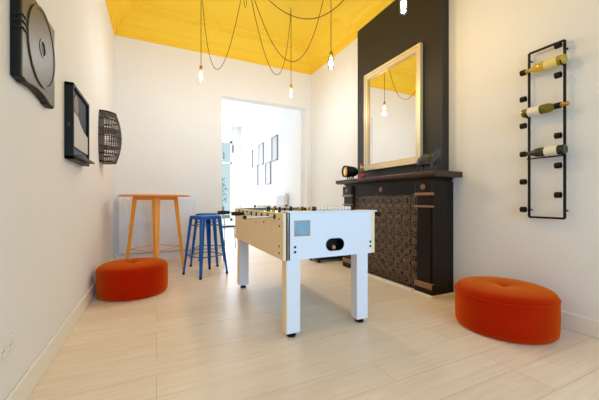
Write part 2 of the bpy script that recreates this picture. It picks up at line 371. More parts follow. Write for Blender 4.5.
# ------------------------------------------------------------------ foosball table
TX0, TX1, TY0, TY1, TZ0, TZ1 = 0.813, 1.63, 1.972, 3.42, 0.565, 0.905
ft = thing('foosball_table', 'white foosball table with tan side panels and black rods', 'foosball table', ((TX0+TX1)/2, (TY0+TY1)/2, 0))
OXT, OYT = (TX0+TX1)/2, (TY0+TY1)/2
def T(x, y, z): return (x-OXT, y-OYT, z)
holes = []
w = MB().use(TAN); w.box(T(TX0, TY0, TZ0), T(TX0+0.022, TY1, TZ1)); w.build('side_panel', None, ft, bevel=0.002)['label'] = 'tan left side panel'
w = MB().use(TAN); w.box(T(TX1-0.034, TY0, TZ0), T(TX1, TY1, TZ1)); w.build('side_panel', None, ft, bevel=0.002)['label'] = 'tan right side panel'
def end_panel(y0, y1, name):
    # white end panel with a stadium-shaped ball outlet cut through
    xa, xb, za, zb = TX0+0.052, TX1-0.036, TZ0, TZ1
    cx, cz, r, hl = 1.245, 0.657, 0.048, 0.034
    N = 12
    loop = [(cx+hl+r*math.cos(-PI/2+PI*k/N), cz+r*math.sin(-PI/2+PI*k/N)) for k in range(N+1)]
    loop += [(cx-hl+r*math.cos(PI/2+PI*k/N), cz+r*math.sin(PI/2+PI*k/N)) for k in range(N+1)]
    n = len(loop)
    outer = []
    for (x, z) in loop:      # project every loop vertex to the panel's border
        dx, dz = x-cx, z-cz
        tx = ((xb-cx)/dx) if dx > 1e-9 else ((xa-cx)/dx if dx < -1e-9 else 1e9)
        tz = ((zb-cz)/dz) if dz > 1e-9 else ((za-cz)/dz if dz < -1e-9 else 1e9)
        t = min(tx, tz); outer.append([cx+dx*t, cz+dz*t])
    for (X, Z) in ((xa,za),(xb,za),(xb,zb),(xa,zb)):
        k = min(range(n), key=lambda i: (outer[i][0]-X)**2+(outer[i][1]-Z)**2); outer[k] = [X, Z]
    w = MB().use(WHITE); vs = []
    for y in (y0, y1):
        vs += [T(x, y, z) for x, z in loop] + [T(x, y, z) for x, z in outer]
    fs = []
    for k in range(n):
        k2 = (k+1) % n
        fs.append((k, k2, n+k2, n+k)); fs.append((2*n+k, 3*n+k, 3*n+k2, 2*n+k2))
        fs.append((k, 2*n+k, 2*n+k2, k2)); fs.append((n+k, n+k2, 3*n+k2, 3*n+k))
    w.add(vs, fs)
    p = w.build(name, None, ft)
    s = 1 if y1 > y0 and y0 < 2.5 else -1
    ys = y0 if s == 1 else y1
    # dark cup behind the outlet and its rim
    w = MB().use(BLACKP)
    vs = [T(x, ys-0.004*s, z) for x, z in loop] + [T(cx+(x-cx)*0.93, ys-0.004*s, cz+(z-cz)*0.9) for x, z in loop] + [T(cx+(x-cx)*0.9, ys+0.08*s, cz+(z-cz)*0.88) for x, z in loop] + [T(x, ys+0.001*s, z) for x, z in loop]
    fs = []
    for a, b in ((3,0),(0,1),(1,2)):
        for k in range(n):
            k2 = (k+1) % n; fs.append((a*n+k, a*n+k2, b*n+k2, b*n+k))
    fs.append(tuple(range(2*n, 3*n)))
    w.add(vs, fs); w.build('ball_outlet', None, p)
    return p
fpn = end_panel(TY0, TY0+0.03, 'end_panel'); end_panel(TY1-0.03, TY1, 'end_panel')
for xa_, xb_ in ((TX0-0.003, TX0+0.0225), (TX1-0.0345, TX1+0.003)):
    MB().box(T(xa_, TY0+0.001, 0.847), T(xb_, TY1, TZ1+0.001)).build('top_rail', PALE, ft, bevel=0.002)
w = MB().use(BLACKP); w.box(T(TX0+0.0225, TY0+0.0, TZ0), T(TX0+0.033, TY0+0.03, TZ1-0.001)); w.box(T(TX0+0.040, TY0+0.001, TZ0), T(TX0+0.0515, TY0+0.03, TZ1-0.001)); w.use(STEEL); w.box(T(TX0+0.033, TY0-0.001, TZ0), T(TX0+0.040, TY0+0.03, TZ1-0.001))
w.build('corner_trim', None, ft)
# end caps over both ends
for y0, y1 in ((TY0-0.012, TY0+0.15), (TY1-0.15, TY1+0.012)):
    MB().box(T(TX0+0.036, y0, TZ1), T(TX1+0.018, y1, TZ1+0.011)).build('end_cap', WHITE, ft, bevel=0.004)
FIELD = mat('green_playfield', srgb(52, 120, 62), 0.5, noise=0.04, nscale=10)
MB().box(T(TX0+0.035, TY0+0.031, 0.775), T(TX1-0.035, TY1-0.031, 0.79)).build('playfield', FIELD, ft)
MB().box(T(TX0+0.035, TY0+0.031, TZ0+0.01), T(TX1-0.035, TY1-0.031, TZ0+0.022)).build('bottom_board', BLACKP, ft)
# legs
leg_x = ((TX0+0.03, TX0+0.135), (TX1-0.175, TX1-0.068))
for ix, (xa, xb) in enumerate(leg_x):
    for ya in (TY0+0.002, TY1-0.088):
        w = MB().use(WHITE); w.box(T(xa, ya, 0.035), T(xb, ya+0.086, TZ0+(0.01 if 0 else 0)))
        if ix == 0:
            w.use(TAN); w.box(T(xa-0.006, ya+0.004, 0.035), T(xa+0.0005, ya+0.082, TZ0))
        lg = w.build('leg', None, ft, bevel=0.003)
        w = MB(); w.along(T((xa+xb)/2, ya+0.043, 0), (0,0,1), [(0.026,0),(0.034,0.004),(0.034,0.014),(0.012,0.018),(0.012,0.036)], 18); w.build('levelling_foot', BLACKP, lg, smooth=True)
# bolts
def bolt(p, axis, r=0.0095):
    w = MB(); w.along(T(*p), axis, [(r,0),(r,0.002),(r*0.7,0.0045),(0,0.005)], 12); w.build('bolt', BLACKP, ft, smooth=True)
for z in (0.688-0.03, 0.622): bolt((0.905, TY0, z), (0,-1,0)); bolt((1.585, TY0, z), (0,-1,0))
for y, z in ((2.045, 0.86), (2.045, 0.81), (2.05, 0.66), (2.05, 0.61), (2.40, 0.815), (2.83, 0.83), (3.3, 0.86), (3.36, 0.82), (3.36, 0.70)):
    bolt((TX0-(0.003 if z > 0.847 else 0), y, z), (-1,0,0), 0.008)
for y, z in ((2.62, 0.80), (3.02, 0.825)):
    bolt((TX0, y, z), (-1,0,0), 0.005)
# emblem plate on the front
PLATE = mat('pale_blue_plate', srgb(134, 172, 194), 0.3, noise=0.12, nscale=16)
w = MB().use(STEEL); w.box(T(0.898, TY0-0.0025, 0.735), T(1.028, TY0-0.0002, 0.85)); w.use(PLATE); w.box(T(0.912, TY0-0.0035, 0.747), T(1.018, TY0-0.001, 0.838))
w.build('badge_plate', None, ft, bevel=0.001)['label'] = 'pale blue square badge'
# rods, handles, players
ROD = STEEL
RED = mat('black_player_paint', srgb(30, 28, 30), 0.35, noise=0.1, nscale=20); YP = mat('amber_player_paint', srgb(214, 150, 44), 0.35, noise=0.1, nscale=20)
shift = [-0.22, 0.02, -0.05, 0.06, -0.13, 0.04, -0.20, 0.03]
men = [1, 2, 3, 5, 5, 3, 2, 1]
team = [0, 0, 1, 0, 1, 0, 1, 1]
for k in range(8):
    y = 2.137+0.1535*k; z = 0.874; s = shift[k]
    team_left = k in (4, 6)
    xa = TX0-0.02+(-0.215 if k == 0 else 0.008); xb = TX1+0.12
    if team_left: xa, xb = {4: 0.73, 6: 0.66}[k], TX1+0.05
    w = MB(); w.rod(T(xa, y, z), T(xb, y, z), 0.0075, n=10)
    rod = w.build('rod', ROD, ft, smooth=True)
    if team_left:
        h = MB(); h.along(T(xa+0.01, y, z), (-1,0,0), [(0.012,0),(0.0165,0.006),(0.0165,0.03),(0.019,0.05),(0.019,0.085),(0.016,0.115),(0.013,0.12),(0,0.12)], 14)
        h.build('handle', BLACKP, rod, smooth=True)
    else:
        xh = {0: TX1+0.08}.get(k, TX1+0.05)
        h = MB(); h.along(T(xh, y, z), (1,0,0), [(0.012,0),(0.0165,0.006),(0.0165,0.03),(0.019,0.05),(0.019,0.085),(0.016,0.115),(0.013,0.12),(0,0.12)], 14)
        h.build('handle', BLACKP, rod, smooth=True)
    if k == 0:
        h = MB(); h.along(T(xa+0.012, y, z), (-1,0,0), [(0.009,0),(0.013,0.004),(0.015,0.012),(0.013,0.022),(0,0.026)], 14); h.build('rod_cap', BLACKP, rod, smooth=True)
    for xx, ax in ((TX0, (-1,0,0)), (TX1, (1,0,0))):
        b = MB(); b.along(T(xx+ax[0]*0.002, y, z), ax, [(0.019,0),(0.019,0.004),(0.014,0.009),(0.009,0.009)], 16); b.build('bearing', BLACKP, ft, smooth=True)
    n = men[k]; pitch = 0.62/max(n,1)
    for i in range(n):
        px = OXT + (i-(n-1)/2)*(0.20 if n == 3 else (0.125 if n == 5 else 0.25))
        b = MB()
        b.along(T(px, y, z+0.047), (0,0,-1), [(0,-0.014),(0.009,-0.011),(0.0125,0),(0.009,0.010),(0.008,0.013),(0.018,0.020),(0.019,0.055),(0.014,0.085),(0.012,0.105),(0.013,0.118),(0.009,0.12)], 12)
        b.build('player', RED if team[k] else YP, rod, smooth=True)
# score counters across both ends
def counter(xa, xb, y, z0, white):
    c = MB(); c.use(BLACKP)
    for x in (xa, xb):
        c.box(T(x-0.009, y-0.012, TZ1+0.0105), T(x+0.009, y+0.012, z0+0.014))
    c.use(STEEL); c.rod(T(xa, y, z0), T(xb, y, z0), 0.004, n=8)
    cc = c.build('score_counter', None, ft)
    nb = 10
    for i in range(nb):
        b = MB(); xx = xa+0.02+i*0.0325 if white else xa+0.024+i*0.017
        b.along(T(xx, y, z0), (1,0,0), [(0.006,0),(0.015 if white else 0.011,0.003),(0.015 if white else 0.011,0.026 if white else 0.013),(0.006,0.029 if white else 0.0165)], 12)
        b.build('bead', SOCKET, cc, smooth=True)
counter(1.11, 1.47, 2.065, 0.934, True); counter(1.02, 1.41, 3.33, 0.93, False)
w = MB(); w.lathe([(0.017*math.sin(PI*i/10), -0.017*math.cos(PI*i/10)) for i in range(11)], 18)
o = w.build('foosball', mat('cork_ball', srgb(232, 138, 84), 0.5, noise=0.08, nscale=40), smooth=True); o.location = (1.245, TY0+0.022, 0.6315)
tag(o, 'small orange ball lying in oval ball outlet of the foosball table', 'ball')

# ------------------------------------------------------------------ bar table
bt = thing('bar_table', 'tall orange metal bar table with round top beside left wall', 'table', (-0.01, 4.66, 0), math.radians(1))
w = MB(); w.lathe([(0.0,1.045),(0.44,1.045),(0.457,1.05),(0.46,1.06),(0.457,1.068),(0.44,1.073),(0,1.073)], 56); w.build('table_top', ORANGETOP, bt, smooth=True)
w = MB()
R0 = 0.27
for k in range(4):
    a, b = k*PI/2, (k+1)*PI/2
    p, q = Vector((R0*math.cos(a), R0*math.sin(a), 0)), Vector((R0*math.cos(b), R0*math.sin(b), 0))
    t = (q-p).normalized(); nrm = Vector((t.y, -t.x, 0))*0.008
    w.add([tuple(p+nrm+Vector((0,0,1.0))), tuple(q+nrm+Vector((0,0,1.0))), tuple(q-nrm+Vector((0,0,1.0))), tuple(p-nrm+Vector((0,0,1.0))),
           tuple(p+nrm+Vector((0,0,1.046))), tuple(q+nrm+Vector((0,0,1.046))), tuple(q-nrm+Vector((0,0,1.046))), tuple(p-nrm+Vector((0,0,1.046)))],
          [(0,3,2,1),(4,5,6,7),(0,1,5,4),(1,2,6,5),(2,3,7,6),(3,0,4,7)])
w.build('apron', ORANGE, bt)
def v_leg(w, a, r0, z0, wd0, r1, z1, wd1, th=0.006, dep0=0.03, dep1=0.05):
    # pressed sheet channel: V section opening inwards, tapering from top to foot
    ca, sa = math.cos(a), math.sin(a)
    def pt(r, t, z): return (r*ca - t*sa, r*sa + t*ca, z)
    lo = [pt(r0-dep0, -wd0/2, z0), pt(r0-0.004, -wd0*0.22, z0), pt(r0, 0, z0), pt(r0-0.004, wd0*0.22, z0), pt(r0-dep0, wd0/2, z0),
          pt(r0-dep0-th*0.5, wd0/2-th, z0), pt(r0-th-0.004, 0, z0), pt(r0-dep0-th*0.5, -wd0/2+th, z0)]
    hi = [pt(r1-dep1, -wd1/2, z1), pt(r1-0.004, -wd1*0.22, z1), pt(r1, 0, z1), pt(r1-0.004, wd1*0.22, z1), pt(r1-dep1, wd1/2, z1),
          pt(r1-dep1-th*0.5, wd1/2-th, z1), pt(r1-th-0.004, 0, z1), pt(r1-dep1-th*0.5, -wd1/2+th, z1)]
    n = 8
    w.add(lo+hi, [tuple(range(n))[::-1], tuple(range(n, 2*n))] + [(k, (k+1)%n, (k+1)%n+n, k+n) for k in range(n)])
for k in range(4):
    w = MB(); v_leg(w, k*PI/2, 0.385, 0.0, 0.045, 0.285, 1.045, 0.10)
    lg = w.build('leg', ORANGE, bt)
    f = MB(); a = k*PI/2; f.along((0.362*math.cos(a), 0.362*math.sin(a), 0), (0,0,1), [(0.02,0),(0.021,0.012),(0.016,0.016)], 12); f.build('foot_pad', BLACKP, lg)
w = MB()
for k in range(4):
    a, b = k*PI/2, (k+1)*PI/2; r = 0.338
    w.rod((r*math.cos(a), r*math.sin(a), 0.33), (r*math.cos(b), r*math.sin(b), 0.33), 0.007, n=8)
w.build('cross_brace', ORANGE, bt, smooth=True)

# ------------------------------------------------------------------ blue stools
def make_stool(label, loc, rz):
    st = thing('bar_stool', label, 'stool', loc, rz, 'blue metal bar stools')
    h = 0.155; zt = 0.79
    w = MB()
    def rr(hs, r, n=5):
        pts = []
        for cx, cy, a0 in ((hs-r, hs-r, 0), (-hs+r, hs-r, PI/2), (-hs+r, -hs+r, PI), (hs-r, -hs+r, 1.5*PI)):
            pts += [(cx+r*math.cos(a0+PI/2*i/n), cy+r*math.sin(a0+PI/2*i/n)) for i in range(n+1)]
        return pts
    rings = [(h+0.006, 0.045, zt-0.045), (h+0.003, 0.045, zt-0.012), (h-0.006, 0.04, zt), (h-0.03, 0.03, zt), (h-0.045, 0.03, zt-0.006), (0.03, 0.02, zt-0.008)]
    vs, fs = [], []; n = len(rr(1, 0.1))
    for hs, r, z in rings: vs += [(x, y, z) for x, y in rr(hs, r)]
    for i in range(len(rings)-1):
        for k in range(n):
            k2 = (k+1) % n; fs.append((i*n+k, i*n+k2, (i+1)*n+k2, (i+1)*n+k))
    fs.append(tuple(range((len(rings)-1)*n, len(rings)*n)))
    w.add(vs, fs); o = w.build('seat', BLUE, st, smooth=True)
    md = o.modifiers.new('solid', 'SOLIDIFY'); md.thickness = 0.003; md.offset = -1
    for k in range(4):
        a = PI/4+k*PI/2
        w = MB(); v_leg(w, a, 0.300, 0.012, 0.036, 0.208, 0.775, 0.074, dep0=0.022, dep1=0.032); lg = w.build('leg', BLUE, st)
        f = MB(); f.along((0.285*math.cos(a), 0.285*math.sin(a), 0), (0,0,1), [(0.016,0),(0.018,0.018),(0.014,0.03)], 12); f.build('foot_pad', BLACKP, lg, smooth=True)
    for z, r, rad in ((0.26, 0.258, 0.0065), (0.66, 0.20, 0.005)):
        w = MB()
        for k in range(4):
            a, b = PI/4+k*PI/2, PI/4+(k+1)*PI/2
            w.rod((r*math.cos(a), r*math.sin(a), z), (r*math.cos(b), r*math.sin(b), z), rad, n=8)
        w.build('footrest' if z < 0.5 else 'brace', BLUE, st, smooth=True)
    return st
s1 = make_stool('nearer blue metal bar stool, in front of the other blue stool', (0.595, 4.20, 0), math.radians(25))
s2 = copy_tree(s1); s2.location = (0.73, 4.86, 0); s2.rotation_euler = (0, 0, math.radians(-25))
s2['label'] = 'farther blue metal bar stool, mostly hidden behind the nearer blue stool'

# ------------------------------------------------------------------ velvet ottomans
def make_ottoman(label, loc):
    ot = thing('ottoman', label, 'ottoman', loc, 0, 'round orange velvet ottomans')
    R = 0.342; H = 0.335
    w = MB(); w.lathe([(0.0,0.0),(0.31,0.0),(0.325,0.004),(0.338,0.02),(R,0.06),(R+0.002,0.15),(R,0.25),(R-0.004,0.283),(R-0.010,0.295),(R-0.022,0.308),(R-0.045,0.319),(R-0.10,0.328),(0.16,0.334),(0.08,0.330),(0.04,0.322),(0.02,0.315),(0,0.312)], 64)
    w.build('cushion', VELVET, ot, smooth=True)
    w = MB(); w.tube([((R+0.001)*math.cos(2*PI*i/64), (R+0.001)*math.sin(2*PI*i/64), 0.27) for i in range(65)], 0.0035, 6); w.build('seam', VELVET, ot, smooth=True)
    w = MB(); w.lathe([(0.0,0.311),(0.018,0.312),(0.02,0.318),(0.014,0.323),(0,0.325)], 18); w.build('button', VELVET, ot, smooth=True)
    return ot
make_ottoman('round orange velvet ottoman against the left wall by the bar table', (-0.226, 3.714, 0))
o2 = copy_tree([o for o in bpy.data.objects if o.name == 'ottoman'][0]); o2.location = (2.487, 1.449, 0)
o2['label'] = 'round orange velvet ottoman below the wall wine rack'

# ------------------------------------------------------------------ wall wine rack and bottles
RX = XR-0.042
rk = thing('wine_rack', 'tall black metal wall wine rack with stubby bottle rings', 'wine rack', (XR, 1.325, 0))
w = MB(); yl, yr, zt, zb = 0.122, -0.122, 2.232, 0.857; xx = RX-XR
for y in (yl, yr): w.box((xx-0.008, y-0.008, zb), (xx+0.008, y+0.008, zt))
for z in (zb, zt): w.box((xx-0.008, yr, z-0.008), (xx+0.008, yl, z+0.008))
w.build('rack_frame', RACK, rk, bevel=0.002)
for y, z in ((yl, zt-0.06), (yr, zt-0.06), (yl, zb+0.06), (yr, zb+0.06)):
    w = MB(); w.rod((xx+0.006, y, z), (-0.0005, y, z), 0.007, n=10); w.build('wall_mount', RACK, rk)
ringsL = [2.079, 1.854, 1.628, 1.388, 1.154, 0.92]; ringsR = [2.20, 1.968, 1.732, 1.499, 1.268, 1.039]
bx = RX-0.028
for z in ringsL:
    w = MB(); w.ring((bx-XR, yl+0.012, z), (0,1,0), 0.0235, 0.0185, 0.036); w.build('bottle_ring', RACK, rk, smooth=True)
for z in ringsR:
    w = MB(); w.ring((bx-XR, yr-0.0+0.012, z), (0,1,0), 0.0235, 0.0185, 0.036); w.build('bottle_ring', RACK, rk, smooth=True)
for z, s in ((2.079, -1), (1.732, 1), (1.388, -1)):     # cradles under the bottle bodies
    y = yr if s < 0 else yl
    w = MB(); pts = [(bx-XR+0.043*math.cos(t), y, z+0.043*math.sin(t)) for t in [PI+0.3+(PI-0.3)*i/10 for i in range(11)]]
    w.tube(pts, 0.005, 8); w.build('cradle', RACK, rk, smooth=True)
w = MB(); w.box((bx-XR-0.006, yr, 1.388-0.051), (bx-XR+0.006, yl, 1.388-0.041)); w.build('support_rail', RACK, rk)

def glass_body(name, col, rough=0.08):
    m = mat(name, col, rough, spec=0.6, coat=0.6); 
    b = m.node_tree.nodes['Principled BSDF']; b.inputs['Transmission Weight'].default_value = 0.55; b.inputs['IOR'].default_value = 1.2
    return m
YG = glass_body('golden_wine_glass', srgb(250, 214, 84)); GG = glass_body('olive_green_glass', srgb(140, 134, 34)); DG = mat('near_black_glass', srgb(34, 32, 24), 0.12, coat=0.5)
LABEL = mat('cream_bottle_label', srgb(238, 230, 208), 0.6, noise=0.03, nscale=40)
LABELY = mat('gold_bottle_label', srgb(240, 214, 130), 0.5, noise=0.04, nscale=40)
CAPG = mat('gold_foil', srgb(190, 142, 62), 0.35, metal=0.5, noise=0.08, nscale=30); CAPB = mat('black_foil', srgb(28, 24, 20), 0.4, noise=0.1, nscale=30)
def bottle(label, y_base, z, s, gm, lm, cm, body0=0.0):
    # axis along y; s = direction in which the neck points
    bo = thing('wine_bottle', label, 'bottle', (bx, y_base, z), 0, 'wine bottles in the rack')
    w = MB(); w.along((0,0,0), (0,s,0), [(0,0.012),(0.020,0.006),(0.034,0),(0.0375,0.006),(0.0375,0.17),(0.036,0.188),(0.030,0.205),(0.022,0.223),(0.0165,0.242),(0.0150,0.27),(0.0150,0.30)], 28)
    w.build('glass_body', gm, bo, smooth=True)
    w = MB(); w.ring((0, s*0.045, 0), (0,s,0), 0.0381, 0.0376, 0.085, 28); w.build('paper_label', lm, bo, smooth=True)
    w = MB(); w.along((0, s*0.262, 0), (0,s,0), [(0.0158,0),(0.0158,0.04),(0.0168,0.041),(0.0168,0.048),(0.015,0.05),(0,0.05)], 20); w.build('neck_foil', cm, bo, smooth=True)
bottle('golden white wine bottle, topmost in the wall rack', 1.187, 2.079, 1, YG, LABELY, CAPG)
bottle('olive green wine bottle with white label and gold neck, middle of wall rack', 1.478, 1.732, -1, GG, LABEL, CAPG)
bottle('dark wine bottle with white label, lowest in the wall rack', 1.185, 1.388, 1, DG, LABEL, CAPB)

# ------------------------------------------------------------------ things on the mantel
SH = 1.2955
lp = thing('spot_lamp', 'small black spotlight with amber lens on left end of mantel', 'lamp', (2.60, 3.68, SH+0.0085), math.radians(10))
w = MB(); w.along((0,0.085,0.095), (0,-1,0.0), [(0.0,0),(0.035,0.002),(0.052,0.02),(0.060,0.05),(0.068,0.13),(0.072,0.165),(0.072,0.175),(0.064,0.175),(0.060,0.160)], 28); 
hd = w.build('lamp_head', BLACKP, lp, smooth=True)
AMB = mat('amber_lens', srgb(246, 176, 28), 0.2, noise=0.05, nscale=20)
lp.scale = (1.2, 1.2, 1.22)
hd.rotation_euler = (0, 0, math.radians(-105))
w = MB(); w.along((0,-0.068,0.095), (0,-1,0), [(0.061,0),(0.061,0.006),(0.045,0.014),(0.0,0.018)], 24); w.build('lens', AMB, hd, smooth=True)
w = MB()
for x in (-0.035, 0.035): w.tube([(x, -0.02, 0.0), (x, -0.01, 0.02), (x*0.8, 0, 0.045)], 0.007, 8); 
for x in (-0.035, 0.035): w.tube([(x, 0.03, 0.0), (x, 0.02, 0.02), (x*0.8, 0.01, 0.045)], 0.007, 8)
w.build('lamp_foot', BLACKP, lp, smooth=True)

fg = FG = thing('figurine', 'small red and green figurine between spotlight and mirror on mantel', 'figurine', (2.62, 3.445, SH))
RD = mat('red_enamel', srgb(176, 30, 24), 0.35, noise=0.1, nscale=20); GR = mat('green_enamel', srgb(78, 84, 36), 0.4, noise=0.2, nscale=30); YE = mat('cream_enamel', srgb(226, 198, 120), 0.4, noise=0.1, nscale=30)
w = MB(); w.lathe([(0,0),(0.034,0),(0.036,0.012),(0.030,0.05),(0.026,0.06),(0,0.06)], 20); w.build('base', RD, fg, smooth=True)
w = MB(); w.lathe([(0,0.06),(0.022,0.06),(0.030,0.08),(0.028,0.105),(0.018,0.118),(0,0.118)], 20); w.build('body', GR, fg, smooth=True)
w = MB(); w.lathe([(0,0.118),(0.016,0.119),(0.022,0.13),(0.02,0.142),(0.012,0.15),(0,0.15)], 20); w.build('head', YE, fg, smooth=True)
w = MB(); w.lathe([(0,0.146),(0.026,0.146),(0.028,0.152),(0.02,0.165),(0,0.17)], 20); w.build('hat', RD, fg, smooth=True)
w = MB(); w.lathe([(0,0.0),(0.015,0.002),(0.03,0.022),(0.028,0.04),(0.012,0.055),(0,0.057)], 16, Matrix.Translation((-0.02, -0.055, 0))); w.build('red_ball', RD, fg, smooth=True)
fg.scale = (1.15, 1.15, 1.28)

# dark animal figurine (one continuous skinned body)
an = bpy.data.meshes.new('animal_figurine')
J = [((0,0,0.088),0.050),((0,0.075,0.085),0.052),((0,0.125,0.072),0.036),((0,0.15,0.055),0.012),     # body to rump and tail
     ((0,-0.06,0.080),0.042),((0,-0.105,0.098),0.028),((0,-0.135,0.132),0.025),((0,-0.165,0.140),0.015),     # chest, neck, head, muzzle
     ((0.03,0.095,0.045),0.017),((0.03,0.10,0.006),0.014),((-0.03,0.095,0.045),0.017),((-0.03,0.10,0.006),0.014),
     ((0.026,-0.07,0.045),0.016),((0.026,-0.072,0.006),0.013),((-0.026,-0.07,0.045),0.016),((-0.026,-0.072,0.006),0.013),
     ((0.018,-0.130,0.160),0.006),((-0.018,-0.130,0.160),0.006)]
E_ = [(0,1),(1,2),(2,3),(0,4),(4,5),(5,6),(6,7),(1,8),(8,9),(1,10),(10,11),(4,12),(12,13),(4,14),(14,15),(6,16),(6,17)]
an.from_pydata([j[0] for j in J], E_, [])
ao = bpy.data.objects.new('animal_figurine', an); COL.objects.link(ao); an.materials.append(IRON)
ao.modifiers.new('skin', 'SKIN')
an.skin_vertices.new() if not an.skin_vertices else None
for i, j in enumerate(J): an.skin_vertices[0].data[i].radius = (j[1], j[1])
an.skin_vertices[0].data[0].use_root = True
sb = ao.modifiers.new('sub', 'SUBSURF'); sb.levels = 2; sb.render_levels = 2
ao.scale = (1.1, 0.84, 1.4)
ao.location = (2.59, 2.275, SH+0.012); ao.rotation_euler = (0, 0, math.radians(12))
tag(ao, 'dark iron animal figurine with raised head on right end of mantel', 'figurine')

# ------------------------------------------------------------------ left wall pieces
# square bronze panel with disc
wp = thing('wall_panel', 'square dark bronze panel with round disc high on left wall', 'wall decoration', (XL, 2.035, 1.77))
D = 0.042; a = 0.25; b = 0.216
poly = [(-a, -b+0.012), (-a*0.8, -b+0.008)] + [(-a*0.72+1.25*a*i/10, -b+0.004+0.016*math.sin(PI*i/10)) for i in range(11)] + [(a*0.6, -b-0.004), (a, -b-0.004), (a, 0.262), (-a, 0.262)]
w = MB(); w.prism(poly, 'x', 0.0005, D-0.008); w.build('case', RACK, wp, bevel=0.004)
poly2 = [(y*0.97, z*0.97) for y, z in poly]
w = MB(); w.prism(poly2, 'x', D-0.009, D); w.build('face_plate', BRONZE, wp, bevel=0.003)
w = MB()
w.ring((D-0.001, 0.02, 0.045), (1,0,0), 0.208, 0.194, 0.008, 48); w.ring((D-0.001, 0.02, 0.045), (1,0,0), 0.193, 0.05, 0.004, 48); w.ring((D-0.001, 0.02, 0.045), (1,0,0), 0.05, 0.036, 0.007, 40)
w.build('disc', BRONZE, wp, smooth=True)
w = MB(); w.along((D-0.002, 0.02, 0.045), (1,0,0), [(0.034,0),(0.034,0.0025),(0,0.0025)], 30); w.build('hub', RACK, wp)  # dark open centre hole painted as a flat black disc
w = MB()
for z in (0.02, 0.05, 0.08): w.tube([(0.008, -a-0.004, z-0.005), (0.03, -a-0.004, z), (D+0.004, -a+0.006, z+0.004), (D+0.004, -a+0.05, z+0.004)], 0.004, 6)
w.build('strap', BLACKP, wp, smooth=True)
w = MB()
for z in (-0.06, -0.02, 0.02, 0.06): w.box((D-0.03, a-0.002, z-0.006), (D-0.01, a+0.016, z+0.006))
w.build('prong', BLACKP, wp)

# shadow box
sbx = thing('shadow_box', 'black framed shadow box with collage and small ledge on left wall', 'wall decoration', (XL, 2.955, 1.30))
hw2 = 0.285; H2 = 0.555
w = MB()
for (y0, y1, z0, z1) in ((-hw2, -hw2+0.022, 0, H2), (hw2-0.022, hw2, 0, H2), (-hw2, hw2, 0, 0.022), (-hw2, hw2, H2-0.022, H2)): w.box((0.0005, y0, z0), (0.055, y1, z1))
w.build('frame', BLACKP, sbx, bevel=0.002)
NAVY = mat('night_blue_print', srgb(14, 24, 44), 0.6, noise=0.3, nscale=9); GREYP = mat('grey_collage_paper', srgb(208, 203, 198), 0.6, noise=0.1, nscale=25); BLU = mat('blue_print', srgb(30, 70, 120), 0.5, noise=0.2, nscale=20)
MB().box((0.001, -hw2+0.02, 0.02), (0.036, hw2-0.02, H2-0.02)).build('backing_print', NAVY, sbx)
w = MB(); w.prism([(-hw2+0.022, 0.10), (hw2-0.022, 0.10), (hw2-0.022, 0.25), (0.10, 0.27), (-0.02, 0.31), (-0.10, 0.35), (-hw2+0.022, 0.36)], 'x', 0.036, 0.046); w.build('collage_sheet', GREYP, sbx)
w = MB(); w.prism([(-0.16+0.07*math.cos(2*PI*i/16), 0.42+0.075*math.sin(2*PI*i/16)) for i in range(16)], 'x', 0.036, 0.048); w.build('collage_disc', mat('pale_print', srgb(134, 118, 108), 0.6, noise=0.3, nscale=30), sbx)
MB().box((0.036, -hw2+0.022, 0.035), (0.042, hw2-0.022, 0.085)).build('blue_strip', BLU, sbx)
MB().box((0.004, -hw2+0.02, 0.022), (0.10, hw2-0.02, 0.034)).build('ledge', SHELFM, sbx, bevel=0.002)
w = MB(); w.box((0.022, -hw2-0.006, H2*0.42), (0.034, -hw2+0.001, H2*0.47)); w.build('clasp', CABLE, sbx)

# half-barrel wire shelf
bs = thing('wall_shelf', 'dark wire half-barrel shelf on left wall near the bar table', 'shelf', (XL, 4.26, 1.445))
Hb = 0.60
def rb(z): 
    t = (z/Hb-0.5)*2; return 0.205-0.058*t*t
w = MB()
for z in (0.008, 0.10, 0.30, 0.50, Hb-0.008):
    r = rb(z); w.tube([(r*math.sin(PI*i/20)+0.004, -r*math.cos(PI*i/20), z) for i in range(21)], 0.008 if z in (0.008, Hb-0.008) else 0.006, 6)
w.build('hoop', RACK, bs, smooth=True)
w = MB()
for i in range(0, 25):
    t = PI*i/24
    w.tube([(rb(Hb*k/10)*math.sin(t)+0.004, -rb(Hb*k/10)*math.cos(t), Hb*k/10) for k in range(11)], 0.0042, 5)
for k in range(1, 26):
    z = Hb*k/26; r = rb(z)
    w.tube([(r*math.sin(PI*i/14)+0.004, -r*math.cos(PI*i/14), z) for i in range(15)], 0.003, 4)
w.build('wire_mesh', MESHM, bs)
for z in (0.004, 0.18, 0.38, Hb-0.016):
    r = rb(z)-0.008
    w = MB(); w.prism([(0.002, -r)] + [(r*math.sin(PI*i/20)+0.002, -r*math.cos(PI*i/20)) for i in range(1, 20)] + [(0.002, r)], 'z', z, z+0.012); w.build('shelf_board', SHELFM, bs)
w = MB(); w.box((0.001, -0.143, 0.0), (0.006, 0.143, Hb)); w.build('back_plate', mat('grey_back_plate', srgb(136, 126, 116), 0.6, noise=0.1, nscale=10), bs)

# wall socket
so = thing('wall_socket', 'white double wall socket low on left wall', 'socket', (XL, 1.735, 0.35))
MB().box((0.0003, -0.075, -0.042), (0.009, 0.075, 0.042)).build('cover_plate', SOCKET, so, bevel=0.003)
for y in (-0.036, 0.036):
    w = MB(); w.ring((0.0085, y, 0), (1,0,0), 0.027, 0.02, 0.003, 24); w.build('outlet_ring', SOCKET, so, smooth=True)
    w = MB()
    for dy in (-0.009, 0.009): w.along((0.0088, y+dy, 0), (1,0,0), [(0.003,0),(0.003,0.0008)], 10)
    w.build('pin_hole', BLACKP, so)

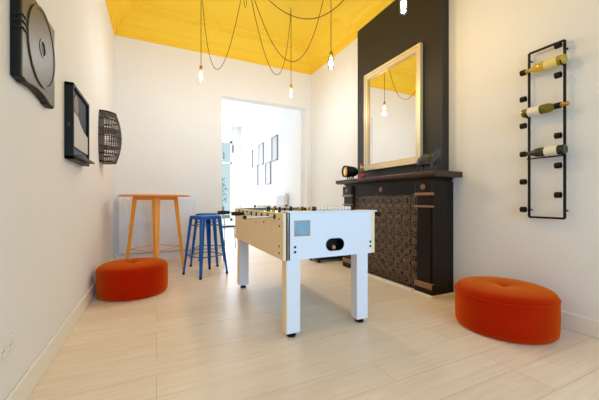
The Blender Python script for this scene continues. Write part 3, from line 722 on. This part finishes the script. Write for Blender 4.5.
# ------------------------------------------------------------------ radiator on the rear wall
rd = thing('radiator', 'white ribbed panel radiator on rear wall behind bar table', 'radiator', (0.05, YR, 0))
RADW = mat('radiator_enamel', srgb(238, 236, 236), 0.35, noise=0.01, nscale=8)
w = MB(); xa, xb, za, zb = -0.58, 0.585, 0.17, 1.07
w.box((xa, -0.085, za), (xb, -0.03, zb))
n = 29
for i in range(n):
    x = xa+0.02+(xb-xa-0.04)*(i+0.5)/n; w.box((x-0.012, -0.096, za+0.04), (x+0.012, -0.084, zb-0.04))
w.build('panel', RADW, rd, bevel=0.003)
w = MB()
for i in range(46):
    x = xa+0.02+(xb-xa-0.04)*i/45; w.box((x-0.004, -0.08, zb), (x+0.004, -0.035, zb+0.008))
w.box((xa, -0.09, zb), (xb, -0.082, zb+0.01)); w.box((xa, -0.034, zb), (xb, -0.026, zb+0.01)); w.build('top_grille', RADW, rd)
for x in (xa+0.15, xb-0.15):
    MB().box((x-0.02, -0.031, 0.3), (x+0.02, -0.0003, 0.9)).build('bracket', RADW, rd)
for x in (xb-0.05, xb-0.12):
    w = MB(); w.tube([(x, -0.055, 0.005), (x, -0.055, 0.17)], 0.009, 10); w.build('pipe', STEEL, rd, smooth=True)
w = MB(); w.along((xb+0.0, -0.055, 0.21), (1,0,0), [(0.014,0),(0.014,0.02),(0.02,0.022),(0.02,0.06),(0.014,0.065)], 16); w.build('valve', SOCKET, rd, smooth=True)

# low black bench in the rear right corner
bn = thing('low_bench', 'low black bench on floor between fireplace and rear wall', 'bench', (2.56, 4.32, 0))
w = MB(); w.box((-0.27, -0.17, 0.04), (0.27, 0.17, 0.30)); w.build('body', BLACKP, bn, bevel=0.008)
w = MB(); w.box((-0.28, -0.18, 0.30), (0.28, 0.18, 0.34)); w.build('top', BLACKP, bn, bevel=0.012)
for x in (-0.22, 0.22):
    for y in (-0.14, 0.14):
        w = MB(); w.lathe([(0.022,0),(0.025,0.04)], 12, Matrix.Translation((x, y, 0))); w.build('foot', BLACKP, bn)

# ------------------------------------------------------------------ pendant lamps and swagged cables
BULBG = glassy('clear_bulb_glass', (1.0, 0.97, 0.9, 1), 0.9); SMOKE = glassy('smoky_blue_glass', (0.72, 0.84, 0.98, 1), 0.86)
FILW = emit('warm_filament', (1.0, 0.74, 0.38, 1), 38.0); FILC = emit('cool_filament', (0.93, 0.97, 1.0, 1), 38.0)
ZCEIL = 3.93
hub = Vector((1.028, 3.738, ZCEIL))
def swag(p, q, sag, skew=0.0, n=40):
    pts = []
    for i in range(n+1):
        t = i/n; t2 = t + skew*t*(1-t)
        v = Vector(p).lerp(Vector(q), t2); v.z -= 4*sag*t*(1-t); pts.append(v)
    return pts
def pendant(label, x, y, zb, sag, fil, glass, lamp_col, skew=0.0, cover=False, watt=20.5):
    # zb: height of the bulb's centre
    L_ = thing('pendant_lamp', label, 'lamp', (x, y, ZCEIL), 0, 'bare bulb pendants on swagged cables')
    def rel(p): return Vector(p)-Vector((x, y, ZCEIL))
    w = MB(); w.lathe([(0.012,0),(0.012,-0.008),(0.005,-0.012),(0.004,-0.03)], 14); w.build('ceiling_hook', BRASS, L_, smooth=True)
    w = MB(); w.tube([rel(p) for p in swag(hub+Vector((0,0,-0.03)), (x, y, ZCEIL-0.025), sag, skew)], 0.0042, 6); w.build('swag_cable', CABLE, L_, smooth=True)
    zt = zb+0.075
    w = MB(); w.tube([(0,0,-0.02), (0,0,(zt+0.055-ZCEIL)/2), (0,0,zt+0.055-ZCEIL)], 0.0042, 6); w.build('drop_cable', CABLE, L_, smooth=True)
    M = Matrix.Translation((0,0,zt-ZCEIL))
    w = MB(); w.lathe([(0.017,0),(0.020,0.006),(0.020,0.044),(0.015,0.052),(0.006,0.060)], 18, M); w.build('socket', BRASS, L_, smooth=True)
    w = MB()
    if cover: w.lathe([(0.019,0.008),(0.030,-0.004),(0.034,-0.02),(0.034,-0.155)], 26, M)
    else: w.lathe([(0.0165,0),(0.020,-0.015),(0.031,-0.045),(0.041,-0.080),(0.042,-0.105),(0.034,-0.130),(0.018,-0.147),(0,-0.152)], 26, M)
    bl = w.build('bulb', glass, L_, smooth=True)
    w = MB(); w.lathe([(0,-0.012),(0.008,-0.02),(0.017,-0.045),(0.021,-0.085),(0.016,-0.115),(0,-0.125)], 14, M); w.build('filament', fil, bl, smooth=True)
    l = bpy.data.lights.new('bulb_light', 'POINT'); l.energy = watt; l.color = lamp_col; l.shadow_soft_size = 0.03
    lo = bpy.data.objects.new('bulb_light', l); COL.objects.link(lo); lo.location = (0, 0, zb-ZCEIL-0.09); lo.parent = L_
WARM = (0.81, 0.91, 1.0); NEUT = (1.0, 0.62, 0.18)
pendant('bare warm bulb hanging over left side by the orange bar table', 0.528, 4.122, 2.640, 1.203, FILW, BULBG, WARM, skew=0.5)
pendant('bare warm bulb hanging in front of the opening, short hook on ceiling', 1.853, 4.185, 2.634, 1.108, FILW, BULBG, WARM, skew=0.45)
pendant('cool bulb in smoky blue glass hanging just left of chimney wall', 1.880, 3.067, 2.645, 1.203, FILC, SMOKE, NEUT, skew=0.3, cover=True, watt=14.0)
pendant('bright cool tube bulb hanging in front of the chimney top', 1.882, 1.906, 2.661, 1.022, FILC, SMOKE, NEUT, skew=0.4, cover=True, watt=14.0)
ro = thing('ceiling_rose', 'small round ceiling rose where all the pendant cables meet', 'ceiling rose', tuple(hub))
w = MB(); w.lathe([(0.06,0),(0.06,-0.012),(0.05,-0.026),(0.0,-0.03)], 28); w.build('cover', BRASS, ro, smooth=True)
w = MB(); w.tube([(-0.03,-0.02,-0.02), (-0.035,-0.02,-0.3), (-0.028,-0.02,-0.46), (-0.015,-0.02,-0.50), (-0.002,-0.02,-0.46), (0.005,-0.02,-0.3), (0.0,-0.02,-0.02)], 0.0042, 6); w.build('cable_loop', CABLE, ro, smooth=True)

# ------------------------------------------------------------------ the room beyond: pictures, radiator, chair, lamps
PFR = mat('grey_picture_frame', srgb(150, 146, 150), 0.5, noise=0.05, nscale=20); PIC = mat('pale_print_paper', srgb(206, 203, 206), 0.6, noise=0.08, nscale=12)
def picture(label, y, z, wd, ht):
    p = thing('framed_picture', label, 'picture', (2.72, y, z), 0, 'framed pictures in the room beyond')
    w = MB()
    for (a, b, c, d) in ((-wd/2, -wd/2+0.04, 0, ht), (wd/2-0.04, wd/2, 0, ht), (-wd/2, wd/2, 0, 0.025), (-wd/2, wd/2, ht-0.025, ht)): w.box((-0.03, a, c), (-0.0005, b, d))
    w.build('frame', PFR, p, bevel=0.003)
    MB().box((-0.014, -wd/2+0.02, 0.02), (-0.002, wd/2-0.02, ht-0.02)).build('print', PIC, p)
picture('framed picture in the room beyond, nearest of the upper row', 7.15, 2.00, 0.42, 0.62)
picture('framed picture in the room beyond, middle of the upper row', 8.25, 2.00, 0.42, 0.62)
picture('framed picture in the room beyond, farthest of the upper row', 9.3, 2.02, 0.42, 0.55)
picture('framed picture in the room beyond, nearer one of the lower row', 7.65, 1.42, 0.42, 0.60)
picture('framed picture in the room beyond, farther one of the lower row', 8.75, 1.44, 0.42, 0.60)
r2 = thing('wall_radiator', 'pale grey radiator on right wall of the room beyond', 'radiator', (2.72, 6.55, 0))
RADG = mat('pale_grey_enamel', srgb(222, 218, 218), 0.4, noise=0.02, nscale=8)
w = MB(); w.box((-0.1, -0.28, 0.2), (-0.03, 0.28, 1.15)); 
for i in range(12):
    y = -0.25+0.5*i/11; w.box((-0.108, y-0.012, 0.24), (-0.098, y+0.012, 1.11))
w.build('panel', RADG, r2, bevel=0.004)
w = MB(); w.box((-0.031, -0.2, 0.4), (-0.0005, 0.2, 0.46)); w.build('bracket', RADG, r2)
w = MB(); w.rod((-0.06, -0.24, 0.0), (-0.06, -0.24, 0.21), 0.01); w.build('pipe', RADG, r2)
ch = thing('dining_chair', 'grey metal chair with dark seat in the room beyond behind blue stools', 'chair', (1.22, 6.3, 0), math.radians(20))
GM = mat('grey_chair_metal', srgb(150, 156, 164), 0.35, metal=0.4, noise=0.05, nscale=10)
w = MB(); w.box((-0.2, -0.2, 0.44), (0.2, 0.2, 0.475)); w.build('seat', BLACKP, ch, bevel=0.012)
for x in (-1, 1):
    for y in (-1, 1):
        top = 0.44 if y < 0 else 0.86
        w = MB(); pts = [(x*0.20, y*0.21, 0), (x*0.175, y*0.18, 0.44)] + ([(x*0.175, 0.23, 0.86)] if y > 0 else [])
        w.tube(pts, 0.011, 8); w.build('leg', GM, ch, smooth=True)
w = MB(); w.box((-0.185, 0.205, 0.68), (0.185, 0.235, 0.86)); w.build('backrest', GM, ch, bevel=0.01)
for i, (x, y, zb) in enumerate(((1.75, 7.6, 2.2), (1.72, 8.6, 2.15))):
    p = thing('small_pendant', ('thin grey pendant lamp in the room beyond, nearer one', 'thin grey pendant lamp in the room beyond, farther one')[i], 'lamp', (x, y, 3.6), 0, 'pendants in the room beyond')
    w = MB(); w.rod((0,0,0), (0,0,zb+0.2-3.6), 0.004, n=6); w.build('cable', GM, p)
    w = MB(); w.lathe([(0.024,0),(0.026,-0.2),(0.018,-0.2)], 14, Matrix.Translation((0,0,zb+0.2-3.6))); w.build('tube_shade', GM, p, smooth=True)
# leafy bush outside the far window
bu = thing('garden_bush', 'blue-green leafy bush outside the far window', 'bush', (2.1, 12.6, 0))
LEAF = mat('blue_green_leaf', srgb(130, 196, 186), 0.6, noise=0.25, nscale=8)
w = MB(); rnd = random.Random(3)
for i in range(700):
    u = rnd.uniform(-1, 1); t = rnd.uniform(0, 2*PI); r = 0.65*rnd.uniform(0.5, 1.0)
    c = Vector((r*math.sqrt(1-u*u)*math.cos(t), r*math.sqrt(1-u*u)*math.sin(t)*0.8, 1.25+u*1.05*rnd.uniform(.6,1)))
    M = Matrix.Translation(c) @ Matrix.Rotation(rnd.uniform(0, 6), 4, 'Z') @ Matrix.Rotation(rnd.uniform(-1, 1), 4, 'X')
    w.add([(-0.05,0,0),(0,-0.03,0.01),(0.07,0,0),(0,0.03,0.01)], [(0,1,2,3)], M)
w.build('foliage', LEAF, bu)
w = MB()
for i in range(6):
    t = i; w.tube([(0.03*math.cos(t), 0.03*math.sin(t), 0), (0.15*math.cos(t), 0.15*math.sin(t), 0.7), (0.35*math.cos(t), 0.3*math.sin(t), 1.5)], [0.02, 0.015, 0.006], 6)
w.build('stem', CABLE, bu)
struct(MB().box((-6, YB+0.2, -0.12), (9, 20, -0.005)).build('ground', mat('garden_ground', srgb(150, 160, 140), 0.9, noise=0.1, nscale=4)))
